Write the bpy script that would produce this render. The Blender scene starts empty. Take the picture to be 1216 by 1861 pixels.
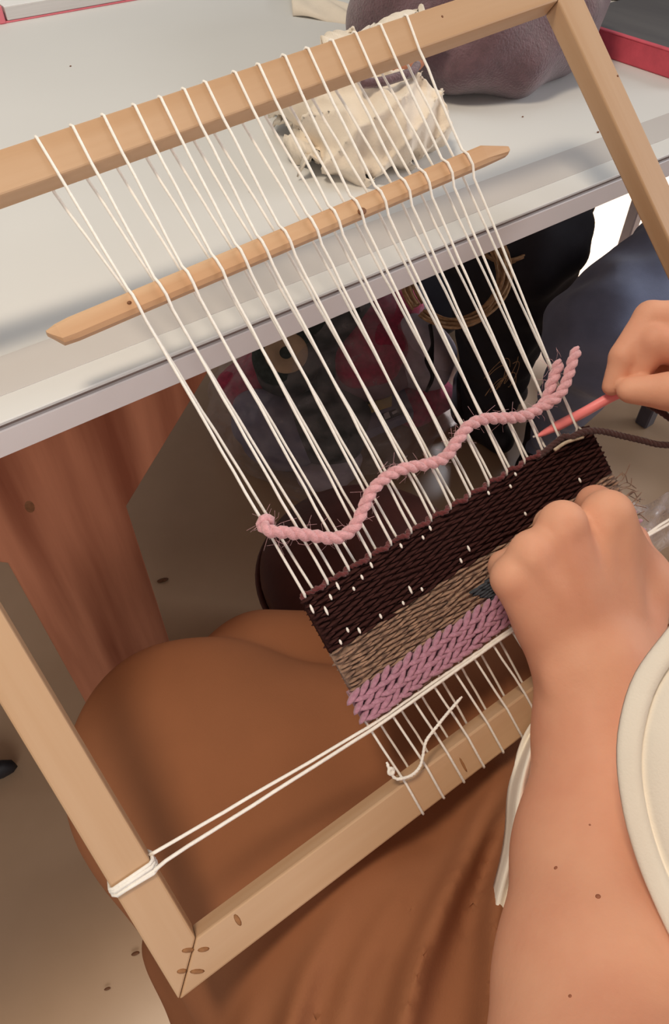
import bpy, bmesh, math, random
import numpy as np
from mathutils import Vector, Matrix
from mathutils.bvhtree import BVHTree

random.seed(7); rng = np.random.default_rng(7)
scene = bpy.context.scene
COL = scene.collection

# ------------------------------------------------------------------ camera
# world: X along the table's front edge, Y across the table, Z up, floor at z = 0
F_PX, CXP, CYP = 1300.0, 608.0, 930.5
CAM = np.array([0.0, 0.0, 0.9777])
ROT = np.array([[0.8016, -0.4463, 0.3978], [-0.5978, -0.6035, 0.5276], [0.0046, -0.6608, -0.7506]])
cd = bpy.data.cameras.new('camera'); cam = bpy.data.objects.new('camera', cd); COL.objects.link(cam)
cd.sensor_fit = 'VERTICAL'; cd.sensor_height = 36.0; cd.lens = F_PX / 1861.0 * 36.0
cd.clip_start = 0.01
M = Matrix.Identity(4)
for i in range(3):
    M[i][0] = ROT[i][0]; M[i][1] = -ROT[i][1]; M[i][2] = -ROT[i][2]; M[i][3] = CAM[i]
cam.matrix_world = M
scene.camera = cam

# ------------------------------------------------------------------ light
scene.view_settings.view_transform = 'Standard'
scene.view_settings.look = 'None'
scene.view_settings.gamma = 1.0
scene.view_settings.use_curve_mapping = False
scene.view_settings.exposure = -0.16
w = bpy.data.worlds.new('room_air'); scene.world = w; w.use_nodes = True
w.node_tree.nodes['Background'].inputs[0].default_value = (1.0, 0.95, 0.90, 1)
w.node_tree.nodes['Background'].inputs[1].default_value = 0.23

def area(name, loc, target, sx, sy, power, color):
    l = bpy.data.lights.new(name, 'AREA'); l.shape = 'RECTANGLE'; l.size = sx; l.size_y = sy
    l.energy = power; l.color = color
    o = bpy.data.objects.new(name, l); COL.objects.link(o); o.location = loc
    d = Vector(target) - Vector(loc); o.rotation_euler = d.to_track_quat('-Z', 'Y').to_euler()
    return o
wl = area('window_daylight', (2.55, 1.95, 2.25), (2.05, 1.30, 0.0), 0.8, 0.8, 50, (0.86, 0.90, 1.0)); wl.data.spread = math.radians(50)
area('front_fill', (-0.95, -2.2, 1.45), (0.3, 0.4, 0.75), 1.8, 1.0, 31, (1.0, 0.96, 0.93))  # unseen soft fill added behind the camera to brighten loom and table front
area('side_fill', (2.7, -0.75, 1.7), (0.7, 0.4, 0.6), 1.2, 1.2, 42, (0.96, 0.97, 1.0))  # unseen fill added at the right to lift the rail, hand and trousers
area('ceiling_lamp_light', (-0.38, 0.36, 2.4), (-0.2, 0.2, 0.0), 0.40, 0.40, 21, (1.0, 0.84, 0.64))
area('skylight', (0.6, 1.3, 2.9), (0.3, 0.5, 0.7), 1.3, 1.3, 10, (0.90, 0.98, 1.0))

# ------------------------------------------------------------------ survey helpers
def ray(px, py): return ROT @ np.array([(px - CXP) / F_PX, (py - CYP) / F_PX, 1.0])
def atz(px, py, z): r = ray(px, py); return CAM + r * ((z - CAM[2]) / r[2])
def aty(px, py, y): r = ray(px, py); return CAM + r * (y / r[1])
def dep(px, py, d): return CAM + ray(px, py) * d
# loom frame: origin at the inner top-left corner, U along the top rail, V down the loom, N away from the weaver
U = np.array([0.9953, -0.0440, 0.0863]); U /= np.linalg.norm(U)
V = np.array([0.0229, -0.7585, -0.6513]); V -= U * (U @ V); V /= np.linalg.norm(V)
N = np.cross(U, V)
O = np.array([-0.0164, 0.3722, 0.8119])
LW, LH, BAR, THK = 0.4598, 0.36, 0.0205, 0.014
def L(u, v, t=0.0): return O + U * u + V * v + N * t
def onloom(px, py, t=0.0):
    r = ray(px, py); return CAM + r * (((O + N * t - CAM) @ N) / (r @ N))
def loomuv(px, py, t=0.0):
    p = onloom(px, py, t) - O; return p @ U, p @ V

# ------------------------------------------------------------------ objects
def link(o, parent=None):
    COL.objects.link(o)
    if parent is not None: o.parent = parent
    return o
def tag(o, label=None, cat=None, group=None, kind=None):
    if label: o['label'] = label
    if cat: o['category'] = cat
    if group: o['group'] = group
    if kind: o['kind'] = kind
    return o
def empty(name, loc):
    o = bpy.data.objects.new(name, None); COL.objects.link(o); o.location = tuple(loc); o.empty_display_size = 0.02
    return o
def mesh_obj(name, verts, faces, mat, parent=None, smooth=True, origin=None):
    verts = np.asarray(verts, dtype=np.float64)
    if parent is not None: org = np.array(ABS[parent.name])
    elif origin is not None: org = np.array(origin, float)
    else:
        org = np.array([(verts[:, 0].min() + verts[:, 0].max()) / 2, (verts[:, 1].min() + verts[:, 1].max()) / 2, verts[:, 2].min()])
    me = bpy.data.meshes.new(name)
    me.from_pydata((verts - org).tolist(), [], [tuple(int(i) for i in f) for f in faces])
    me.update()
    if smooth: me.polygons.foreach_set('use_smooth', [True] * len(me.polygons))
    if mat is not None: me.materials.append(mat)
    o = bpy.data.objects.new(name, me); link(o, parent)
    if parent is None: o.location = tuple(org)
    ABS[o.name] = org if parent is None else org
    return o
ABS = {}
def root(name, loc, label, cat, group=None):
    o = empty(name, loc); ABS[o.name] = np.array(loc, float); return tag(o, label, cat, group)
def gco(o, ax, ay, az, org):
    """store the grain coordinates (along, across, deep) on a mesh"""
    me = o.data; base = ABS[o.name]
    a = me.attributes.new('gco', 'FLOAT_VECTOR', 'POINT')
    co = np.empty(len(me.vertices) * 3); me.vertices.foreach_get('co', co)
    p = co.reshape(-1, 3) + base - np.array(org)
    g = np.stack([p @ np.array(ax), p @ np.array(ay), p @ np.array(az)], 1)
    a.data.foreach_set('vector', g.ravel().astype(np.float32))
def bm_obj(name, bm, mat, parent=None, smooth=False, origin=None):
    bm.verts.index_update()
    v = [tuple(x.co) for x in bm.verts]; f = [[y.index for y in x.verts] for x in bm.faces]; bm.free()
    return mesh_obj(name, v, f, mat, parent, smooth, origin)
def hexa(c8, bevel=0.0, seg=2):
    """bmesh of a six-sided solid from 8 corners: bottom loop then top loop"""
    bm = bmesh.new(); vs = [bm.verts.new(tuple(c)) for c in c8]
    for q in ((3, 2, 1, 0), (4, 5, 6, 7), (0, 1, 5, 4), (1, 2, 6, 5), (2, 3, 7, 6), (3, 0, 4, 7)):
        bm.faces.new([vs[i] for i in q])
    bmesh.ops.recalc_face_normals(bm, faces=bm.faces)
    if bevel: bmesh.ops.bevel(bm, geom=bm.edges[:], offset=bevel, segments=seg, affect='EDGES', profile=0.5)
    return bm
def boxbm(lo, hi, bevel=0.0, seg=2):
    (a, b, c), (d, e, f) = lo, hi
    return hexa([(a, b, c), (d, b, c), (d, e, c), (a, e, c), (a, b, f), (d, b, f), (d, e, f), (a, e, f)], bevel, seg)
def prism(poly, ext, bevel=0.0):
    """closed prism of a 3-D polygon pushed along ext"""
    bm = bmesh.new(); ext = np.array(ext)
    a = [bm.verts.new(tuple(p)) for p in poly]; b = [bm.verts.new(tuple(np.array(p) + ext)) for p in poly]
    n = len(poly); bm.faces.new(a); bm.faces.new(b[::-1])
    for i in range(n): bm.faces.new([a[i], b[i], b[(i + 1) % n], a[(i + 1) % n]])
    bmesh.ops.recalc_face_normals(bm, faces=bm.faces)
    if bevel: bmesh.ops.bevel(bm, geom=bm.edges[:], offset=bevel, segments=2, affect='EDGES', profile=0.5)
    return bm

def spline(pts, step):
    """Catmull-Rom through pts, resampled at about `step`"""
    P = np.array(pts, float)
    P = np.vstack([2 * P[0] - P[1], P, 2 * P[-1] - P[-2]])
    out = []
    for i in range(1, len(P) - 2):
        p0, p1, p2, p3 = P[i - 1:i + 3]
        n = max(2, int(np.linalg.norm(p2 - p1) / step * 1.3))
        for t in np.linspace(0, 1, n, endpoint=False):
            out.append(0.5 * ((2 * p1) + (-p0 + p2) * t + (2 * p0 - 5 * p1 + 4 * p2 - p3) * t * t + (-p0 + 3 * p1 - 3 * p2 + p3) * t ** 3))
    out.append(P[-2]); return np.array(out)
def frames(P):
    T = np.gradient(P, axis=0); T /= np.linalg.norm(T, axis=1)[:, None] + 1e-12
    a = np.array([0.3, 0.2, 0.93]); n = a - T[0] * (a @ T[0]); n /= np.linalg.norm(n)
    A = [n]
    for i in range(1, len(P)):
        n = A[-1] - T[i] * (A[-1] @ T[i]); n /= np.linalg.norm(n) + 1e-12; A.append(n)
    A = np.array(A); return T, A, np.cross(T, A)
def tube(P, r, seg=6):
    P = np.array(P, float); n = len(P); T, A, B = frames(P)
    r = np.broadcast_to(np.asarray(r, float), (n,))
    th = np.linspace(0, 2 * math.pi, seg, endpoint=False)
    V_ = (P[:, None] + r[:, None, None] * (np.cos(th)[None, :, None] * A[:, None] + np.sin(th)[None, :, None] * B[:, None])).reshape(-1, 3)
    Fs = []
    for i in range(n - 1):
        for j in range(seg):
            k = (j + 1) % seg
            Fs.append((i * seg + j, i * seg + k, (i + 1) * seg + k, (i + 1) * seg + j))
    Fs.append(tuple(range(seg))[::-1]); Fs.append(tuple((n - 1) * seg + j for j in range(seg)))
    return V_, Fs
def merge(parts):
    v, f, o = [], [], 0
    for a, b in parts:
        v.append(np.asarray(a)); f += [tuple(i + o for i in q) for q in b]; o += len(a)
    return np.vstack(v), f
def yarn(pts, r, plies=2, pitch=0.012, step=None, seg=6, taper=True, jitter=0.0):
    P = spline(pts, step or r * 0.7)
    if jitter: P = P + rng.normal(0, jitter, P.shape)
    T, A, B = frames(P)
    s = np.concatenate([[0], np.cumsum(np.linalg.norm(np.diff(P, axis=0), axis=1))])
    out = []
    for p in range(plies):
        ph = 2 * math.pi * (p / plies + s / pitch)
        C = P + (np.cos(ph)[:, None] * A + np.sin(ph)[:, None] * B) * r * 0.40
        rr = np.full(len(P), r * 0.66)
        if taper: rr[0] *= .5; rr[-1] *= .4; rr[-2] *= .75
        out.append(tube(C, rr, seg))
    return merge(out)
def ellipsoid_vf(c, ax, ay, az, nu=8, nv=5):
    v, f = [], []
    c = np.array(c)
    v.append(c + az)
    for i in range(1, nv):
        th = math.pi * i / nv
        for j in range(nu):
            ph = 2 * math.pi * j / nu
            v.append(c + np.array(ax) * math.sin(th) * math.cos(ph) + np.array(ay) * math.sin(th) * math.sin(ph) + np.array(az) * math.cos(th))
    v.append(c - az); last = len(v) - 1
    for j in range(nu): f.append((0, 1 + j, 1 + (j + 1) % nu))
    for i in range(nv - 2):
        for j in range(nu):
            a = 1 + i * nu + j; b = 1 + i * nu + (j + 1) % nu
            f.append((a, a + nu, b + nu, b))
    for j in range(nu): f.append((last, last - nu + (j + 1) % nu, last - nu + j))
    return np.array(v), f

# ------------------------------------------------------------------ smooth solids (distance fields turned into one skin)
class Solid:
    def __init__(s, lo, hi, h):
        s.lo = np.array(lo, np.float32); s.h = h
        s.n = np.ceil((np.array(hi) - np.array(lo)) / h).astype(int) + 1
        s.D = np.full(s.n, 0.5, np.float32)
    def _sub(s, lo, hi):
        a = np.maximum(np.floor((np.array(lo) - s.lo) / s.h).astype(int), 0)
        b = np.minimum(np.ceil((np.array(hi) - s.lo) / s.h).astype(int) + 1, s.n)
        if np.any(b <= a): return None
        sl = tuple(slice(a[i], b[i]) for i in range(3))
        g = [s.lo[i] + s.h * np.arange(a[i], b[i], dtype=np.float32) for i in range(3)]
        return sl, g[0][:, None, None], g[1][None, :, None], g[2][None, None, :]
    def _mix(s, sl, d, k):
        a = s.D[sl]
        if k > 0:
            hh = np.clip(0.5 + 0.5 * (a - d) / k, 0, 1)
            s.D[sl] = a * (1 - hh) + d * hh - k * hh * (1 - hh)
        else: s.D[sl] = np.minimum(a, d)
    def cone(s, a, b, ra, rb, k=0.006):
        a = np.array(a, float); b = np.array(b, float); R_ = max(ra, rb) + k + 4 * s.h
        q = s._sub(np.minimum(a, b) - R_, np.maximum(a, b) + R_)
        if q is None: return s
        sl, X, Y, Z = q; d = b - a; dd = float(d @ d) + 1e-12
        t = np.clip(((X - a[0]) * d[0] + (Y - a[1]) * d[1] + (Z - a[2]) * d[2]) / dd, 0, 1)
        e = np.sqrt((X - a[0] - t * d[0]) ** 2 + (Y - a[1] - t * d[1]) ** 2 + (Z - a[2] - t * d[2]) ** 2)
        s._mix(sl, (e - (ra + (rb - ra) * t)).astype(np.float32), k); return s
    def ell(s, c, rad, k=0.006, axes=None):
        c = np.array(c, float); rad = np.array(rad, float); R_ = rad.max() + k + 4 * s.h
        q = s._sub(c - R_, c + R_)
        if q is None: return s
        sl, X, Y, Z = q
        if axes is None: p = [X - c[0], Y - c[1], Z - c[2]]
        else: p = [(X - c[0]) * ax[0] + (Y - c[1]) * ax[1] + (Z - c[2]) * ax[2] for ax in axes]
        k0 = np.sqrt(sum((p[i] / rad[i]) ** 2 for i in range(3)))
        k1 = np.sqrt(sum((p[i] / rad[i] ** 2) ** 2 for i in range(3))) + 1e-9
        s._mix(sl, (k0 * (k0 - 1) / k1).astype(np.float32), k); return s
    def disp(s, fn):
        g = [s.lo[i] + s.h * np.arange(s.n[i], dtype=np.float32) for i in range(3)]
        s.D = (s.D - fn(g[0][:, None, None], g[1][None, :, None], g[2][None, None, :])).astype(np.float32); return s
    def mesh(s):
        D = s.D; n = s.n; I = D < 0
        c = np.zeros(n - 1, np.int8)
        for dx in (0, 1):
            for dy in (0, 1):
                for dz in (0, 1):
                    c += I[dx:n[0] - 1 + dx, dy:n[1] - 1 + dy, dz:n[2] - 1 + dz]
        ii = np.argwhere((c > 0) & (c < 8))
        idx = np.full(n - 1, -1, np.int32); idx[tuple(ii.T)] = np.arange(len(ii))
        acc = np.zeros((len(ii), 3)); cnt = np.zeros(len(ii))
        cor = [(0, 0, 0), (1, 0, 0), (0, 1, 0), (1, 1, 0), (0, 0, 1), (1, 0, 1), (0, 1, 1), (1, 1, 1)]
        vals = [D[ii[:, 0] + k[0], ii[:, 1] + k[1], ii[:, 2] + k[2]] for k in cor]
        for i in range(8):
            for j in range(i + 1, 8):
                if sum(abs(cor[i][q] - cor[j][q]) for q in range(3)) != 1: continue
                m = (vals[i] < 0) != (vals[j] < 0)
                t = vals[i][m] / (vals[i][m] - vals[j][m])
                acc[m] += np.array(cor[i]) + t[:, None] * (np.array(cor[j]) - np.array(cor[i])); cnt[m] += 1
        P = s.lo + s.h * (ii + acc / cnt[:, None])
        faces = []
        for ax in range(3):
            o1, o2 = [(1, 2), (2, 0), (0, 1)][ax]
            a = [slice(None)] * 3; b = [slice(None)] * 3; a[ax] = slice(0, -1); b[ax] = slice(1, None)
            A_, B_ = I[tuple(a)], I[tuple(b)]
            e = np.argwhere(A_ != B_)
            e = e[(e[:, o1] > 0) & (e[:, o2] > 0) & (e[:, o1] < n[o1] - 1) & (e[:, o2] < n[o2] - 1)]
            ins = A_[tuple(e.T)]
            def cell(d1, d2):
                q = e.copy(); q[:, o1] += d1; q[:, o2] += d2; return idx[tuple(q.T)]
            q = np.stack([cell(-1, -1), cell(0, -1), cell(0, 0), cell(-1, 0)], 1)
            q[~ins] = q[~ins][:, ::-1]; faces.append(q)
        return P, np.vstack(faces)
def relax(P, Fq, it=2, lam=0.5):
    """a little Laplacian smoothing of a quad skin"""
    P = P.copy(); Fq = np.asarray(Fq)
    e = np.vstack([Fq[:, [0, 1]], Fq[:, [1, 2]], Fq[:, [2, 3]], Fq[:, [3, 0]]])
    for _ in range(it):
        s = np.zeros_like(P); c = np.zeros(len(P))
        np.add.at(s, e[:, 0], P[e[:, 1]]); np.add.at(c, e[:, 0], 1)
        np.add.at(s, e[:, 1], P[e[:, 0]]); np.add.at(c, e[:, 1], 1)
        P += lam * (s / np.maximum(c, 1)[:, None] - P)
    return P

# ------------------------------------------------------------------ materials
def mat(name, col, rough=0.6, var=0.12, scale=40.0, bump=0.0, bscale=200.0, spec=0.4, sheen=0.0, sss=0.0, stretch=None, attr=False, col2=None, detail=4.0, bdist=0.001):
    m = bpy.data.materials.new(name); m.use_nodes = True; nt = m.node_tree; n = nt.nodes; b = n['Principled BSDF']
    b.inputs['Roughness'].default_value = rough; b.inputs['Specular IOR Level'].default_value = spec
    if sheen: b.inputs['Sheen Weight'].default_value = sheen; b.inputs['Sheen Roughness'].default_value = 0.6
    if sss:
        b.inputs['Subsurface Weight'].default_value = sss; b.inputs['Subsurface Radius'].default_value = (0.008, 0.003, 0.0015); b.inputs['Subsurface Scale'].default_value = 1.0
    if attr:
        tc = n.new('ShaderNodeAttribute'); tc.attribute_name = 'gco'; src = tc.outputs['Vector']
    else:
        tc = n.new('ShaderNodeTexCoord'); src = tc.outputs['Object']
    mp = n.new('ShaderNodeMapping'); nt.links.new(src, mp.inputs[0])
    if stretch: mp.inputs['Scale'].default_value = stretch
    no = n.new('ShaderNodeTexNoise'); no.inputs['Scale'].default_value = scale; no.inputs['Detail'].default_value = detail
    nt.links.new(mp.outputs[0], no.inputs['Vector'])
    rp = n.new('ShaderNodeValToRGB'); nt.links.new(no.outputs['Fac'], rp.inputs[0])
    c = np.array(col[:3]); c2 = np.array(col2[:3]) if col2 is not None else c * (1 - var)
    c1 = c if col2 is not None else np.minimum(c * (1 + var), 1)
    rp.color_ramp.elements[0].position = 0.32; rp.color_ramp.elements[0].color = (*c2, 1)
    rp.color_ramp.elements[1].position = 0.68; rp.color_ramp.elements[1].color = (*c1, 1)
    nt.links.new(rp.outputs[0], b.inputs['Base Color'])
    if bump:
        n2 = n.new('ShaderNodeTexNoise'); n2.inputs['Scale'].default_value = bscale; n2.inputs['Detail'].default_value = 3
        nt.links.new(mp.outputs[0], n2.inputs['Vector'])
        bu = n.new('ShaderNodeBump'); bu.inputs['Strength'].default_value = bump; bu.inputs['Distance'].default_value = bdist
        nt.links.new(n2.outputs['Fac'], bu.inputs['Height']); nt.links.new(bu.outputs[0], b.inputs['Normal'])
    return m
def s2l(r, g, b):
    f = lambda x: (x / 255 / 12.92) if x / 255 <= 0.04045 else ((x / 255 + 0.055) / 1.055) ** 2.4
    return (f(r), f(g), f(b))
M_ = {}
M_['rail'] = mat('pale_pine', s2l(198, 164, 132), 0.55, scale=60, stretch=(0.05, 1, 1), attr=True, col2=s2l(188, 150, 114), bump=0.12, bscale=300)
M_['stick'] = mat('stick_pine', s2l(210, 174, 138), 0.5, scale=90, stretch=(0.06, 1, 1), attr=True, col2=s2l(196, 152, 114), bump=0.1, bscale=300)
M_['knot'] = mat('wood_knot', s2l(120, 78, 50), 0.6, 0.2, 300)
M_['stain'] = mat('staple_stain', s2l(150, 104, 66), 0.7, 0.2, 400)
M_['cotton'] = mat('white_cotton', s2l(246, 241, 234), 0.85, 0.05, 300, bump=0.3, bscale=900)
M_['pinkwool'] = mat('pink_wool', s2l(218, 160, 166), 0.95, 0.12, 500, bump=0.6, bscale=1200, sheen=0.5)
M_['brownyarn'] = mat('dark_brown_yarn', s2l(70, 38, 36), 0.95, 0.15, 500, bump=0.5, bscale=1200, sheen=0.2)
M_['maroonyarn'] = mat('maroon_yarn', s2l(100, 38, 40), 0.95, 0.15, 500, bump=0.5, bscale=1200, sheen=0.2)
M_['darkweave'] = mat('dark_weave', s2l(62, 36, 34), 0.95, 0.2, 300, bump=0.5, bscale=1500, spec=0.1)
M_['tanweave'] = mat('tan_weave', s2l(176, 140, 116), 0.95, scale=260, col2=s2l(112, 84, 70), bump=0.6, bscale=1500, sheen=0.2)
M_['blueweave'] = mat('blue_weave', s2l(78, 84, 92), 0.95, scale=300, col2=s2l(52, 54, 60), bump=0.6, bscale=1500)
M_['purple'] = mat('purple_wool', s2l(196, 142, 164), 0.95, scale=300, col2=s2l(160, 104, 128), bump=0.7, bscale=1400, sheen=0.35)
M_['needle'] = mat('pink_plastic', s2l(252, 140, 140), 0.4, 0.03, 60, spec=0.5)
M_['skin'] = mat('skin', s2l(232, 174, 144), 0.55, scale=22, col2=s2l(222, 158, 130), bump=0.25, bscale=420, sss=0.12, spec=0.25, bdist=0.0006)
M_['mole'] = mat('mole', s2l(160, 100, 74), 0.6, 0.1, 300)
M_['skirt'] = mat('brown_skirt_cloth', s2l(150, 98, 68), 0.95, 0.05, 18, bump=0.15, bscale=900, spec=0.15)
M_['shirt'] = mat('white_shirt', s2l(240, 232, 220), 0.9, 0.03, 30, bump=0.2, bscale=900)
M_['table'] = mat('white_laminate', s2l(216, 216, 215), 0.6, 0.012, 6, spec=0.25)
M_['fascia'] = mat('white_fascia', s2l(222, 216, 216), 0.5, 0.02, 10)
M_['gap'] = mat('edge_gap', s2l(120, 104, 98), 0.8, 0.2, 60)
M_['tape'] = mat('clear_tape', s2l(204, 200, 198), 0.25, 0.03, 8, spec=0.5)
M_['plank'] = mat('red_pine', s2l(184, 120, 90), 0.55, scale=34, stretch=(0.07, 1, 1), attr=True, col2=s2l(128, 70, 48), bump=0.1, bscale=200, detail=6)
M_['floor'] = mat('floor_tile', s2l(204, 172, 142), 0.28, scale=5, col2=s2l(190, 158, 128), bump=0.05, bscale=30, spec=0.5)
M_['navy'] = mat('navy_denim', s2l(118, 128, 158), 0.9, 0.12, 30, bump=0.2, bscale=800, sheen=0.2)
M_['black'] = mat('black_leather', s2l(44, 40, 44), 0.6, 0.15, 40, bump=0.2, bscale=300)
M_['blackcloth'] = mat('black_trouser_cloth', s2l(46, 45, 52), 0.9, 0.15, 30, bump=0.2, bscale=800)
M_['kneeshade'] = mat('knee_shade_maroon', s2l(84, 44, 38), 0.5, 0.2, 20, bump=0.2, bscale=200, spec=0.3)  # dark maroon carries the shade of the knee in its colour
M_['metal'] = mat('dark_metal', s2l(84, 80, 90), 0.4, 0.1, 40)
M_['raffia'] = mat('raffia', s2l(172, 138, 104), 0.8, 0.25, 200, bump=0.4, bscale=600)
M_['plum'] = mat('plum_wool', s2l(104, 76, 84), 0.95, 0.16, 120, bump=0.7, bscale=500, sheen=0.35, bdist=0.002)
M_['muslin'] = mat('cream_muslin', s2l(234, 222, 206), 0.9, 0.05, 40, bump=0.3, bscale=700)
M_['rust'] = mat('rust_cloth', s2l(176, 116, 88), 0.9, 0.1, 60, bump=0.3, bscale=600)
M_['paper'] = mat('white_paper', s2l(236, 236, 236), 0.7, 0.01, 20)
M_['pages'] = mat('page_edges', s2l(206, 202, 200), 0.8, 0.05, 900, stretch=(0.02, 0.02, 1))
M_['pinkcover'] = mat('pink_cover', s2l(224, 120, 132), 0.5, 0.05, 30)
M_['redcover'] = mat('red_cloth', s2l(206, 84, 100), 0.6, 0.12, 60, bump=0.3, bscale=300)
M_['slate'] = mat('dark_cover', s2l(92, 90, 92), 0.55, scale=30, col2=s2l(80, 78, 82), bump=0.1, bscale=200, stretch=(1, 0.2, 1))
M_['jute'] = mat('jute', s2l(190, 172, 150), 0.95, 0.2, 200, bump=0.6, bscale=500)
M_['crimson'] = mat('crimson_wool', s2l(196, 66, 100), 0.9, 0.2, 120, bump=0.5, bscale=500, sheen=0.2)
M_['green'] = mat('dark_green_wool', s2l(70, 78, 76), 0.9, 0.2, 120, bump=0.5, bscale=500)
M_['mauve'] = mat('mauve_cloth', s2l(156, 128, 138), 0.85, 0.15, 40, bump=0.3, bscale=300)
M_['lilac'] = mat('lilac_cloth', s2l(206, 194, 208), 0.6, 0.12, 40, bump=0.3, bscale=200)
M_['bluegrey'] = mat('blue_grey_cloth', s2l(138, 134, 158), 0.7, 0.15, 40, bump=0.3, bscale=200)
M_['olive'] = mat('olive_label', s2l(140, 146, 84), 0.5, 0.06, 40)
M_['yellow'] = mat('yellow_label', s2l(240, 216, 140), 0.5, 0.04, 40)
M_['ink'] = mat('black_ink', s2l(40, 38, 42), 0.6, 0.05, 40)
M_['core'] = mat('cardboard_core', s2l(206, 178, 150), 0.85, 0.08, 50, bump=0.2, bscale=300)
m = bpy.data.materials.new('clear_film'); m.use_nodes = True; nt = m.node_tree
b = nt.nodes['Principled BSDF']; b.inputs['Base Color'].default_value = (*s2l(232, 224, 230), 1); b.inputs['Roughness'].default_value = 0.25
tr = nt.nodes.new('ShaderNodeBsdfTransparent'); mx = nt.nodes.new('ShaderNodeMixShader')
no = nt.nodes.new('ShaderNodeTexNoise'); no.inputs['Scale'].default_value = 14; no.inputs['Detail'].default_value = 5
mr = nt.nodes.new('ShaderNodeMapRange'); mr.inputs[1].default_value = .35; mr.inputs[2].default_value = .7; mr.inputs[3].default_value = .08; mr.inputs[4].default_value = .34
nt.links.new(no.outputs['Fac'], mr.inputs[0]); nt.links.new(mr.outputs[0], mx.inputs[0])
nt.links.new(tr.outputs[0], mx.inputs[1]); nt.links.new(b.outputs[0], mx.inputs[2])
nt.links.new(mx.outputs[0], nt.nodes['Material Output'].inputs[0]); M_['film'] = m

# ================================================================== THE SETTING
fl = bm_obj('floor', boxbm((-1.6, -1.2, -0.05), (3.6, 3.0, 0.0)), M_['floor'])
tag(fl, kind='structure')

# ------------------------------------------------------------------ table
YE = 0.3130
tb = root('table', (0.1, 0.8, 0.0), 'long white laminate table with a grey-lined front edge, behind the loom', 'table')
bm_obj('tabletop', boxbm((-1.0, YE, 0.7375), (1.02, 1.30, 0.74), 0.0006, 1), M_['table'], tb)
bm_obj('edge_gap', boxbm((-0.998, YE + 0.0025, 0.7348), (1.018, 1.298, 0.7375)), M_['gap'], tb)
bm_obj('edge_band', boxbm((-1.0, YE, 0.7190), (1.02, YE + 0.022, 0.7348), 0.0006, 1), M_['fascia'], tb)
bm_obj('underside_board', boxbm((-0.99, YE + 0.022, 0.7190), (1.01, 1.29, 0.7348)), M_['fascia'], tb)
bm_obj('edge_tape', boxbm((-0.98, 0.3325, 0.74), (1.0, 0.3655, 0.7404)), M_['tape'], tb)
PY = 0.45
def board(poly, name='plank', ext=(0, 0.024, 0), grain=(0, 0, 1), org=(0, 0, 0), parent=tb, mt='plank'):
    o = bm_obj(name, prism([(x, PY, z) for x, z in poly], ext, 0.0012), M_[mt], parent)
    g = np.array(grain, float); g /= np.linalg.norm(g)
    gco(o, g, np.cross(g, (0, 1, 0)), (0, 1, 0), org); return o
# trestle leg of reddish pine: upright plank that flares under the top
board([(0.0, 0.0), (0.1072, 0.0), (0.1072, 0.502), (0.222, 0.622), (0.222, 0.719), (-0.115, 0.719), (-0.115, 0.622), (0.0, 0.502)], 'trestle_leg', org=(0.06, 0, 0.2))
kn = mesh_obj('wood_knot', *ellipsoid_vf(aty(54, 921, PY) + np.array([0, 0.0002, 0]), (0.004, 0, 0.0), (0.0, 0, 0.0075), (0, 0.0006, 0), 12, 6), M_['knot'], tb)
PY = 1.12
board([(0.0, 0.0), (0.1072, 0.0), (0.1072, 0.719), (0.0, 0.719)], 'trestle_leg', org=(0.3, 0, 0.2))
board([(0.86, 0.0), (0.967, 0.0), (0.967, 0.719), (0.86, 0.719)], 'trestle_leg', org=(0.3, 0, 0.2))
PY = 0.45

# ================================================================== THE LOOM
BASE = L(LW / 2, LH + BAR, THK)
lm = root('weaving_loom', BASE, 'pale pine rectangular weaving frame strung with white cotton warp, leaning on the table', 'loom')
g_ = 0.00025
def rail(c, along, across):
    """c: outer-a, outer-b, inner-b, inner-a in loom u,v"""
    bm = hexa([L(*p, 0.0) for p in c] + [L(*p, THK) for p in c], 0.0011, 2)
    o = bm_obj('rail', bm, M_['rail'], lm, smooth=False)
    gco(o, along, across, N, O + rng.normal(0, 1, 3)); return o
B_ = BAR
rail([(-B_ + g_, -B_), (LW + B_ - g_, -B_), (LW - g_, 0), (g_, 0)], U, V)
rail([(g_, LH), (LW - g_, LH), (LW + B_ - g_, LH + B_), (-B_ + g_, LH + B_)], U, V)
rail([(-B_, -B_ + g_), (0, g_), (0, LH - g_), (-B_, LH + B_ - g_)], V, U)
rail([(LW, g_), (LW + B_, -B_ + g_), (LW + B_, LH + B_ - g_), (LW, LH - g_)], V, U)
for (a, b) in (((331, 1728), (352, 1726)), ((360, 1727), (380, 1724)), ((322, 1766), (339, 1764)), ((346, 1766), (371, 1765))):
    pa, pb = onloom(*a), onloom(*b); mid = (pa + pb) / 2; d = (pb - pa) / 2; s = np.cross(N, d); s = s / np.linalg.norm(s) * 0.0011
    mesh_obj('staple_mark', *ellipsoid_vf(mid, d * 1.1, s * 1.1, N * 0.0007, 10, 4), M_['stain'], lm)
p = onloom(432, 1672); mesh_obj('wood_knot', *ellipsoid_vf(p, U * 0.0013 , V * 0.0035, N * 0.0004, 10, 4), M_['stain'], lm)
for q in ((804, 30), (1123, 138)):
    p = onloom(*q); mesh_obj('pin_hole', *ellipsoid_vf(p, U * 0.0008, V * 0.0008, N * 0.0003, 8, 4), M_['knot'], lm)
p = onloom(842, 1390); mesh_obj('wood_knot', *ellipsoid_vf(p, U * 0.0008, V * 0.005, N * 0.0004, 8, 4), M_['stain'], lm)

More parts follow.
